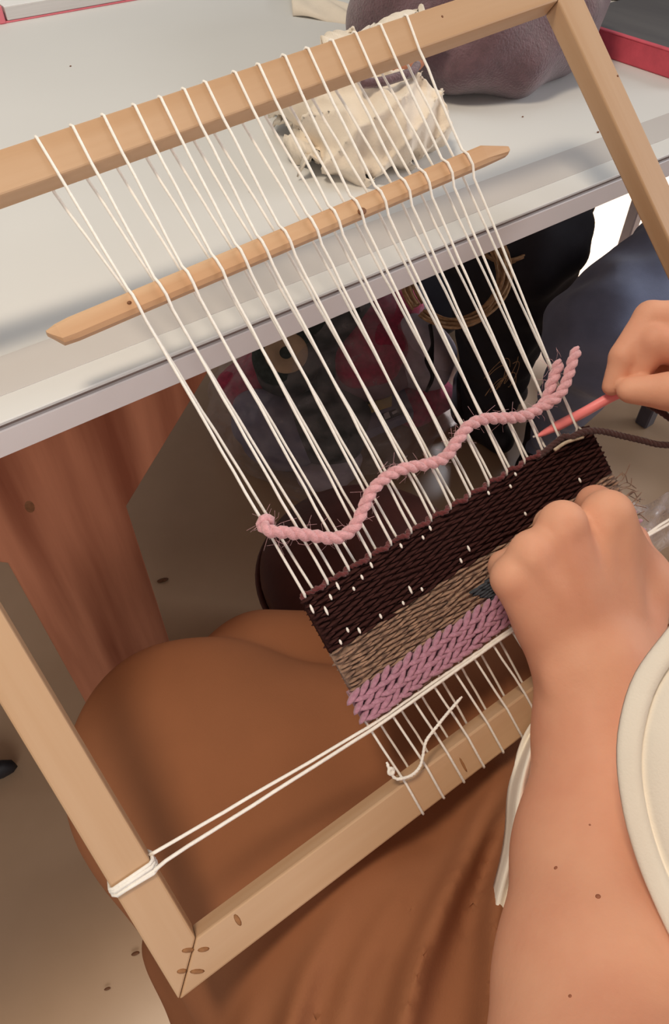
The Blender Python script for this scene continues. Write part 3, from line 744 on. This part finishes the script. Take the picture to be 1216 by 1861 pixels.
p3 = root('person', (0.85, 1.45, 0.0), 'seated person in black trousers across the table, feet towards the bag', 'person')
tr_ = Solid((0.52, 0.42, 0.02), (1.20, 1.62, 0.70), 0.007)
KA, KB = np.array([.800, .625, .470]), np.array([.905, .690, .490])
tr_.cone(KA, (.80, 1.40, .52), .095, .12, .03); tr_.cone(KB, (.95, 1.40, .52), .085, .12, .03)
tr_.cone(KA + (0.0, .005, -.01), (.868, .665, .09), .098, .050, .02); tr_.cone(KB + (0, 0, -.01), (1.0, .74, .09), .085, .048, .02)
tr_.disp(wrk); a, b = tr_.mesh(); a = relax(a, b, 2)
o = mesh_obj('trousers', a, b.tolist(), M_['blackcloth'], p3); o['label'] = 'black trousers'
shoe(p3, (.872, .625, 0), (.872, .715, 0)); shoe(p3, (1.0, .71, 0), (1.0, .79, 0))
tor = Solid((.5, 1.15, .45), (1.25, 1.75, 1.30), .012)
tor.cone((.87, 1.45, .55), (.87, 1.48, 1.0), .14, .16, .05); tor.cone((.70, 1.48, 1.05), (1.05, 1.48, 1.05), .07, .07, .05)
a, b = tor.mesh(); mesh_obj('jumper', a, b.tolist(), M_['black'], p3)

# raffia coils on that person's lap
def coil(cp, nrm, rad, n, label):
    nrm = np.array(nrm, float); nrm /= np.linalg.norm(nrm); a = np.cross(nrm, (0, 1, 0.1)); a /= np.linalg.norm(a); b = np.cross(nrm, a)
    c = root('raffia_coil', cp, label, 'raffia', 'raffia coils on the lap')
    for k in range(n):
        r = rad * rng.uniform(.90, 1.08); off = nrm * rng.uniform(-.016, .016); ph = rng.uniform(0, 6)
        P = [np.array(cp) + off + (a * math.cos(t) + b * math.sin(t)) * r * (1 + .06 * math.sin(2 * t + ph)) + nrm * .006 * math.sin(3 * t + ph) for t in np.linspace(0, 6.1, 40)]
        mesh_obj('raffia_strand', *tube(P, rng.uniform(.0012, .0022), 5), M_['raffia'], c)
    return c
vd = -ray(830, 500); vd /= np.linalg.norm(vd)
coil(dep(828, 500, .90), vd + np.array([0, 0, .25]), .060, 16, 'loose ring of tan raffia strands resting on the dark knee')
c2 = coil(dep(918, 424, .97), vd + np.array([0, 0, .2]), .038, 8, 'smaller tan raffia ring with hanging ends, close under the table edge')
for k in range(5):
    s0 = dep(950 + 5 * k, 418 + rng.uniform(-6, 6), .955)
    mesh_obj('raffia_strand', *tube(spline([s0, s0 + np.array([.004, -.006, -.02]), s0 + np.array([rng.uniform(-.01, .01), -.012, -.05 + rng.uniform(-.01, .02)])], .004), .0011, 4), M_['raffia'], c2)
wsp = root('raffia_wisp', dep(940, 690, .95), 'few curly raffia fibres low between the dark legs', 'raffia')
for k in range(7):
    c0 = dep(925 + rng.uniform(-22, 25), 690 + rng.uniform(-25, 25), .95)
    mesh_obj('raffia_strand', *tube(spline([c0 + np.array([.012 * math.cos(t + k) * (1 + t * .2), .004 * t, .014 * math.sin(t * 1.3 + k)]) for t in np.linspace(0, 3.4, 7)], .003), .0005, 4), M_['raffia'], wsp)

# stool that person sits on, and a second chair by the window
def stool(x, y, sz, z, label, cat, grp=None, back=False):
    s = root('chair' if back else 'stool', (x, y, 0), label, cat, grp)
    bm_obj('seat', boxbm((x - sz, y - sz, z - .03), (x + sz, y + sz, z), .008), M_['metal'], s)
    for sx in (-1, 1):
        for sy in (-1, 1):
            lx, ly = x + sx * (sz - .02), y + sy * (sz - .02)
            leg = bm_obj('leg', hexa([(lx - .014, ly - .014, .0), (lx + .014, ly - .014, 0), (lx + .014, ly + .014, 0), (lx - .014, ly + .014, 0), (lx - .016, ly - .016, z - .03), (lx + .016, ly - .016, z - .03), (lx + .016, ly + .016, z - .03), (lx - .016, ly + .016, z - .03)], .003, 1), M_['metal'], s)
    if back: bm_obj('backrest', boxbm((x - sz, y + sz - .02, z + .12), (x + sz, y + sz, z + .42), .008), M_['metal'], s)
    return s
stool(1.337, 0.339, 0.185, 0.385, 'dark metal stool under the person in navy trousers', 'stool')
stool(1.475, 0.765, 0.21, 0.45, 'dark metal chair standing at the edge of the bright floor', 'chair', None, True)

# ================================================================== THINGS ON THE TABLE
def put(name, S, mt, label, cat, it=2, group=None):
    a, b = S.mesh(); a = relax(a, b, it)
    return tag(mesh_obj(name, a, b.tolist(), M_[mt]), label, cat, group)
# plum wool bundle
s = Solid((.44, .40, .735), (.80, .84, .92), .004)
s.ell((.600, .560, .800), (.108, .100, .066), .02); s.ell((.640, .64, .81), (.10, .10, .07), .03); s.ell((.545, .590, .785), (.07, .08, .052), .03); s.ell((.565, .505, .775), (.085, .052, .040), .03); s.ell((.63, .52, .775), (.07, .05, .04), .03)
s.disp(lambda X, Y, Z: .0035 * np.sin(70 * X + 40 * Z + 2 * np.sin(30 * Y)) + .003 * np.sin(90 * Y - 50 * X + 60 * Z))
pl = put('wool_bundle', s, 'plum', 'dark plum wool bundle on the table behind the loom corner', 'wool')
for ch in range(14):
    a0 = rng.uniform(0, 6.28); tl_ = rng.uniform(-.4, .4); R0 = np.array([.108, .105, .069])
    P = []
    for t in np.linspace(a0, a0 + 2.2, 26):
        q = np.array([math.cos(t), math.sin(t) * math.cos(tl_), math.sin(t) * math.sin(tl_) + .35]); q /= np.linalg.norm(q)
        P.append(np.array([.600, .575, .800]) + q * R0)
    mesh_obj('yarn_wrap', *tube(P, .0024, 5), M_['plum'], pl) if min(p[2] for p in P) > .745 else None
# cream muslin bundle, crumpled
s = Solid((.26, .36, .738), (.54, .62, .86), .0024)
s.ell((.372, .446, .768), (.054, .046, .032), .006); s.ell((.352, .436, .752), (.040, .032, .015), .008); s.ell((.402, .446, .760), (.040, .036, .024), .010)
s.ell((.390, .486, .782), (.056, .026, .018), .005); s.ell((.420, .508, .792), (.052, .018, .014), .005); s.ell((.350, .505, .772), (.024, .038, .018), .006); s.ell((.352, .53, .764), (.020, .03, .014), .008)
def crumple(X, Y, Z):
    wx = X + .010 * np.sin(60 * Y + 45 * Z); wy = Y + .010 * np.sin(55 * X - 40 * Z)
    r1 = 1 - np.abs(np.sin(78 * wx + 30 * wy + 40 * Z)); r2 = 1 - np.abs(np.sin(66 * wy - 48 * wx + 70 * Z)); r3 = 1 - np.abs(np.sin(130 * wx - 60 * wy + 55 * Z))
    return .0075 * (r1 ** 3 - .3) + .0065 * (r2 ** 3 - .3) + .0032 * (r3 ** 2 - .35)
s.disp(crumple)
mb = put('muslin_bundle', s, 'muslin', 'crumpled cream muslin bundle on the table behind the warp', 'cloth', 1)
ABS[mb.name] = np.array(mb.location)
def sheet(name, rows, mt, parent=None, thick=.0012, label=None, cat=None):
    R_ = np.array(rows); n0, n1 = R_.shape[:2]; f = []
    for i in range(n0 - 1):
        for j in range(n1 - 1):
            a = i * n1 + j; f.append((a, a + n1, a + n1 + 1, a + 1))
    o = mesh_obj(name, R_.reshape(-1, 3), f, M_[mt], parent); sol = o.modifiers.new('cloth', 'SOLIDIFY'); sol.thickness = thick
    if label: tag(o, label, cat)
    return o
def ruffle(p0, p1, wdt, h, n=40, m_=9, fr=26, amp=.006):
    p0, p1 = np.array(p0), np.array(p1); d = p1 - p0; s_ = np.cross(d, (0, 0, 1)); s_ /= np.linalg.norm(s_)
    return [[p0 + d * i / (n - 1) + s_ * (wdt * (j / (m_ - 1) - .5)) + np.array([0, 0, h * math.sin(math.pi * j / (m_ - 1)) ** .7]) + np.array([0, 0, 1]) * amp * math.sin(fr * i / n + 2 * j) * (.3 + j / m_)
             + s_ * .006 * math.sin(fr * .7 * i / n + j) for j in range(m_)] for i in range(n)]
sheet('muslin_tail', ruffle((.372, .565, .752), (.318, .440, .746), .030, .010), 'muslin', mb)
sheet('muslin_fold', ruffle((.365, .500, .794), (.475, .512, .798), .034, .012, fr=18), 'muslin', mb)
mesh_obj('rust_lining', *ellipsoid_vf((.366, .463, .796), (.014, .002, .0), (-.001, .008, .0), (0, 0, .006), 12, 6), M_['rust'], mb)
mesh_obj('rust_lining', *ellipsoid_vf((.410, .470, .790), (.026, -.006, .0), (.001, .007, .0), (0, 0, .006), 12, 6), M_['rust'], mb)
dsk = spline([atz(x, y, .800) for x, y in ((655, 152), (690, 149), (720, 141), (748, 131), (758, 118))], .004)
mesh_obj('dark_trim', *tube(dsk, .0032, 6), M_['plum'], mb)
# folded cloth further back
rows = []
for i in range(30):
    s0 = i / 29; a = np.array([.535, .795, .7412]) * (1 - s0) + np.array([.575, .718, .7412]) * s0
    rows.append([a + np.array([.03, .055, 0]) * q * (1.1 - .9 * s0) + np.array([0, 0, .014 * math.sin(q * 3.14) ** .6 * (1.1 - s0) + .002 * math.sin(9 * q + 7 * s0)]) for q in np.linspace(0, 2.2, 14) / 2.2 * np.array(1.0)])
rows = [[p + np.array([.03, .04, 0]) * (j / 13) for j, p in enumerate(r)] for r in rows]
sheet('muslin_strip', rows, 'muslin', None, .0014, 'strip of pale cream cloth lying beyond the top rail', 'cloth')
mesh_obj('x', *tube(spline([(.577, .716, .742), (.572, .700, .742), (.560, .690, .742)], .004), .0012, 6), M_['muslin'], bpy.data.objects['muslin_strip']).name = 'loose_thread'
# book
bo = root('book', (.38, 1.05, .74), 'thick white-paged book with a pink cover at the back left', 'book')
bm_obj('cover', boxbm((.258, .9574, .740), (.52, 1.16, .7418), .0006, 1), M_['pinkcover'], bo)
bm_obj('spine', boxbm((.2565, .956, .740), (.2640, 1.16, .7570), .0012, 1), M_['pinkcover'], bo)
bm_obj('page_block', boxbm((.2665, .9575, .7422), (.515, 1.155, .7545), .0005, 1), M_['pages'], bo)
bm_obj('top_page', boxbm((.2665, .9578, .7545), (.515, 1.155, .7552), .0002, 1), M_['paper'], bo)
# dark notebook with red edge
nb = root('notebook', (.85, .49, .74), 'dark grey cased notebook with a red cloth edge, right of the loom', 'notebook')
bm_obj('red_edge', boxbm((.7115, .385, .740), (.7165, .570, .7615), .0015, 2), M_['redcover'], nb)
bm_obj('cover', boxbm((.7166, .386, .740), (.98, .569, .7605), .0015, 1), M_['slate'], nb)
bm_obj('piping', boxbm((.7110, .3845, .7605), (.7172, .5705, .7622), .0006, 1), M_['redcover'], nb)
# jute coil
jc = root('jute_coil', (.98, .70, .74), 'coil of rough beige jute rope at the top right table corner', 'rope')
for k, (r, z) in enumerate(((.085, .746), (.074, .746), (.083, .757), (.072, .757), (.08, .767))):
    P = [(.955 + r * math.cos(t), .675 + r * math.sin(t), z + .001 * math.sin(5 * t)) for t in np.linspace(0, 6.2, 60)]
    mesh_obj('rope_turn', *yarn(P, .0055, 3, .025, .004, 6), M_['jute'], jc)
# crumbs on the table
for (px, py, r) in ((455, 348, .0009), (128, 120, .0007), (950, 212, .0007), (1087, 240, .0009)):
    p = atz(px, py, .7405); c_ = mesh_obj('crumb', *ellipsoid_vf(p, (r * 1.6, 0, 0), (0, r, 0), (0, 0, r * .7), 8, 4), M_['knot'])
    tag(c_, {455: 'tiny dark crumb above the stick on the white table', 128: 'tiny dark speck on the table left of the top rail', 950: 'tiny dark speck on the table below the plum wool', 1087: 'small dark crumb beside the right rail on the table'}[px], 'crumb', 'crumbs on the table')

# ================================================================== THINGS ON THE FLOOR UNDER THE TABLE
def lump(name, c, rad, mt, label, cat, amp=.004, fr=60, h=.006, axes=None):
    c = np.array(c); R_ = max(rad) + .02
    s = Solid(c - R_, c + R_, h); s.ell(c, rad, 0, axes)
    s.disp(lambda X, Y, Z: amp * np.sin(fr * X + fr * .5 * Y) * np.sin(fr * .7 * Y - fr * .4 * Z) + amp * .7 * np.sin(fr * 1.3 * Z + fr * .8 * X))
    a, b = s.mesh(); a = relax(a, b, 1); a[:, 2] = np.maximum(a[:, 2], .003)
    return tag(mesh_obj(name, a, b.tolist(), M_[mt]), label, cat)
lump('yarn_skein', atz(690, 610, .17), (.15, .075, .055), 'crimson', 'long crimson wool skein across the top of the bag', 'yarn', axes=((.86, .5, .1), (-.5, .86, 0), (-.1, 0, 1)))
lump('yarn_skein', atz(470, 690, .10), (.085, .06, .05), 'crimson', 'dark red wool skein beside the tan spool', 'yarn')
lump('yarn_skein', atz(620, 660, .13), (.13, .07, .06), 'green', 'dark green wool skein behind the yellow label', 'yarn')
lump('cloth_bundle', atz(690, 655, .13), (.13, .08, .06), 'mauve', 'dusty mauve cloth bundle in the middle of the bag', 'cloth', .005, 45)
lump('cloth_bundle', atz(500, 775, .07), (.075, .11, .06), 'bluegrey', 'blue-grey cloth bundle at the left of the bag', 'cloth', .006, 50)
lump('cloth_bundle', atz(590, 770, .08), (.09, .09, .06), 'green', 'dark grey-green cloth bundle low in the bag', 'cloth', .005, 50)
lump('cloth_bundle', atz(755, 640, .15), (.055, .09, .07), 'lilac', 'pale lilac cloth bundle by the black strap', 'cloth', .006, 50)
lump('cloth_bundle', atz(770, 730, .05), (.075, .045, .04), 'crimson', 'crimson cloth bundle at the right end of the bag', 'cloth', .004, 60)
lump('cloth_bundle', atz(600, 850, .03), (.070, .045, .03), 'lilac', 'pale crumpled lilac cloth at the front of the bag', 'cloth', .006, 70)
lump('yarn_skein', atz(600, 565, .20), (.13, .08, .06), 'green', 'large dark skein heaped at the back under the table', 'yarn', axes=((.9, .4, 0), (-.4, .9, 0), (0, 0, 1)))
lump('rucksack', atz(745, 505, .13), (.20, .16, .125), 'blackcloth', 'black rucksack slumped under the table behind the raffia ring', 'bag', .006, 30, .008)
# spool with round cardboard end
spc = atz(520, 640, .215); vdir = CAM - spc; vdir /= np.linalg.norm(vdir); vdir = vdir * .7 + np.array([0, 0, .5]); vdir /= np.linalg.norm(vdir)
so = root('yarn_spool', spc - vdir * .10, 'spool of dark green yarn with a round tan cardboard end', 'spool')
a_ = np.cross(vdir, (0, 0, 1)); a_ /= np.linalg.norm(a_); b_ = np.cross(vdir, a_)
def disc(c, n_dir, prof, mt, name, par, ns=36):
    v, f = [], []
    for d, r in prof:
        for j in range(ns): th = 2 * math.pi * j / ns; v.append(c + n_dir * d + (a_ * math.cos(th) + b_ * math.sin(th)) * r)
    for i in range(len(prof) - 1):
        for j in range(ns): k = (j + 1) % ns; f.append((i * ns + j, i * ns + k, (i + 1) * ns + k, (i + 1) * ns + j))
    f.append(tuple(range(ns))[::-1]); f.append(tuple((len(prof) - 1) * ns + j for j in range(ns)))
    return mesh_obj(name, v, f, M_[mt], par)
disc(spc, vdir, [(-.10, .02), (-.10, .058), (-.02, .062), (-.006, .060), (-.002, .050)], 'green', 'wound_yarn', so)
disc(spc, vdir, [(-.03, .039), (-.001, .039), (.0, .037), (-.0015, .012), (-.006, .010)], 'core', 'cardboard_end', so)
# labelled packet
lb = root('packet', atz(690, 735, .10), 'small packet with olive and yellow label and black lettering', 'packet')
def quad3(name, pts, z, mt, thick=.002):
    return bm_obj(name, prism([atz(x, y, z) for x, y in pts], (0, 0, -thick)), M_[mt], lb)
quad3('packet_body', [(640, 715), (720, 672), (752, 748), (655, 790)], .100, 'bluegrey', .02)
quad3('olive_panel', [(648, 716), (716, 690), (722, 712), (652, 742)], .1008, 'olive', .0008)
quad3('yellow_panel', [(650, 738), (712, 714), (712, 738), (656, 756)], .1008, 'yellow', .0008)
for pts in ([(697, 752), (706, 748), (710, 758), (700, 762)], [(712, 749), (722, 744), (724, 748), (714, 753)], [(652, 764), (657, 762), (661, 772), (655, 774)]):
    quad3('letter', pts, .1012, 'paper', .0008)
quad3('letter_ground', [(692, 752), (728, 740), (732, 752), (697, 766)], .1006, 'ink', .0004)
# added round form under the table; dark maroon stands in for a shaded knee
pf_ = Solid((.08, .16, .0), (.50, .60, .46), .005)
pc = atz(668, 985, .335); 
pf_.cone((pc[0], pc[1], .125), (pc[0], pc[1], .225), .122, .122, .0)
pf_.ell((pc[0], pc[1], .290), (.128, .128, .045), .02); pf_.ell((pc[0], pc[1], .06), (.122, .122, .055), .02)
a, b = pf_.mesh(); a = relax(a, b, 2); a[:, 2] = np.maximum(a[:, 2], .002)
pfo = tag(mesh_obj('shaded_knee_form', a, b.tolist(), M_['kneeshade']), 'round dark maroon form in place of the shaded knee, behind the weaving', 'shaded_knee_form'); ABS[pfo.name] = np.array(pfo.location)
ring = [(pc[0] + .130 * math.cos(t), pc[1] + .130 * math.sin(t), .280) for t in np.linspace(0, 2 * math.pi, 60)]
mesh_obj('piping', *tube(ring, .004, 6), M_['kneeshade'], pfo)
# clear bag over the bundles
s = Solid((.30, .50, .0), (1.10, 1.40, .36), .010)
for (px, py, z, rx, ry, rz) in ((500, 760, .06, .12, .16, .085), (610, 730, .09, .20, .20, .105), (715, 700, .08, .13, .14, .10), (600, 640, .12, .20, .18, .12), (600, 850, .03, .11, .07, .045), (650, 595, .13, .16, .14, .11)):
    s.ell(atz(px, py, z), (rx, ry, rz), .04)
s.disp(lambda X, Y, Z: .010 * (np.abs(np.sin(34 * X + 20 * Y + 2 * np.sin(18 * Z))) - .5) + .008 * (np.abs(np.sin(40 * Y - 24 * X + 30 * Z)) - .5))
a, b = s.mesh(); a = relax(a, b, 1); a[:, 2] = np.maximum(a[:, 2], .002)
tag(mesh_obj('plastic_bag', a, b.tolist(), M_['film']), 'clear crinkled plastic bag of wool and cloth on the floor under the table', 'bag')
# black strap hanging at the right of the bag
stp = spline([atz(782, 590, .24), atz(786, 625, .22), atz(780, 655, .20), atz(786, 685, .17), atz(775, 712, .14)], .006)
tag(mesh_obj('bag_strap', *tube(stp, np.interp(np.linspace(0, 1, len(stp)), [0, .3, .5, .7, 1], [.004, .003, .009, .004, .003]), 6), M_['black']), 'thin knotted black strap at the right end of the plastic bag', 'strap')
# small scraps on the floor
for (px, py, r, mt, lab, nm) in ((1093, 846, .0035, 'paper', 'tiny white scrap on the floor below the brown yarn', 'paper_scrap'), (1040, 868 + 30, .002, 'paper', '', ''),
                          (246, 1733, .004, 'knot', 'short dark wood splinter on the floor by the loom corner', 'splinter'), (195, 1797, .003, 'knot', 'tiny dark chip on the lit floor at bottom left', 'splinter'), (-2, 1406, .022, 'ink', 'dark rounded object at the left edge of the floor', 'dark_knob'), (296, 1055, .008, 'knot', 'small curled brown shaving on the shaded floor between knee and trestle', 'wood_shaving')):
    if not lab: continue
    p = atz(px, py, .002); fz_ = .25 if r < .02 else .8
    tag(mesh_obj(nm, *ellipsoid_vf(p + np.array([0, 0, r * fz_ * .6]), (r * 1.2, -r * .4, 0), (r * .2, r * .5, 0), (0, 0, r * fz_), 10, 5), M_[mt]), lab, nm.split('_')[-1])
# clear film scrap lying on the lap behind the hand
fp = []
for i in range(16):
    fp.append([atz(1140 + 9 * i, 905 + 9 * j + 14 * math.sin(i * .5), .565 + .008 * math.sin(i * 1.1 + j * .7) + .005 * math.sin(j * 1.9 - i * .6)) for j in range(12)])
o = sheet('film_scrap', fp, 'film', None, .0004, 'crumpled clear plastic film on the lap right of the fist', 'film')
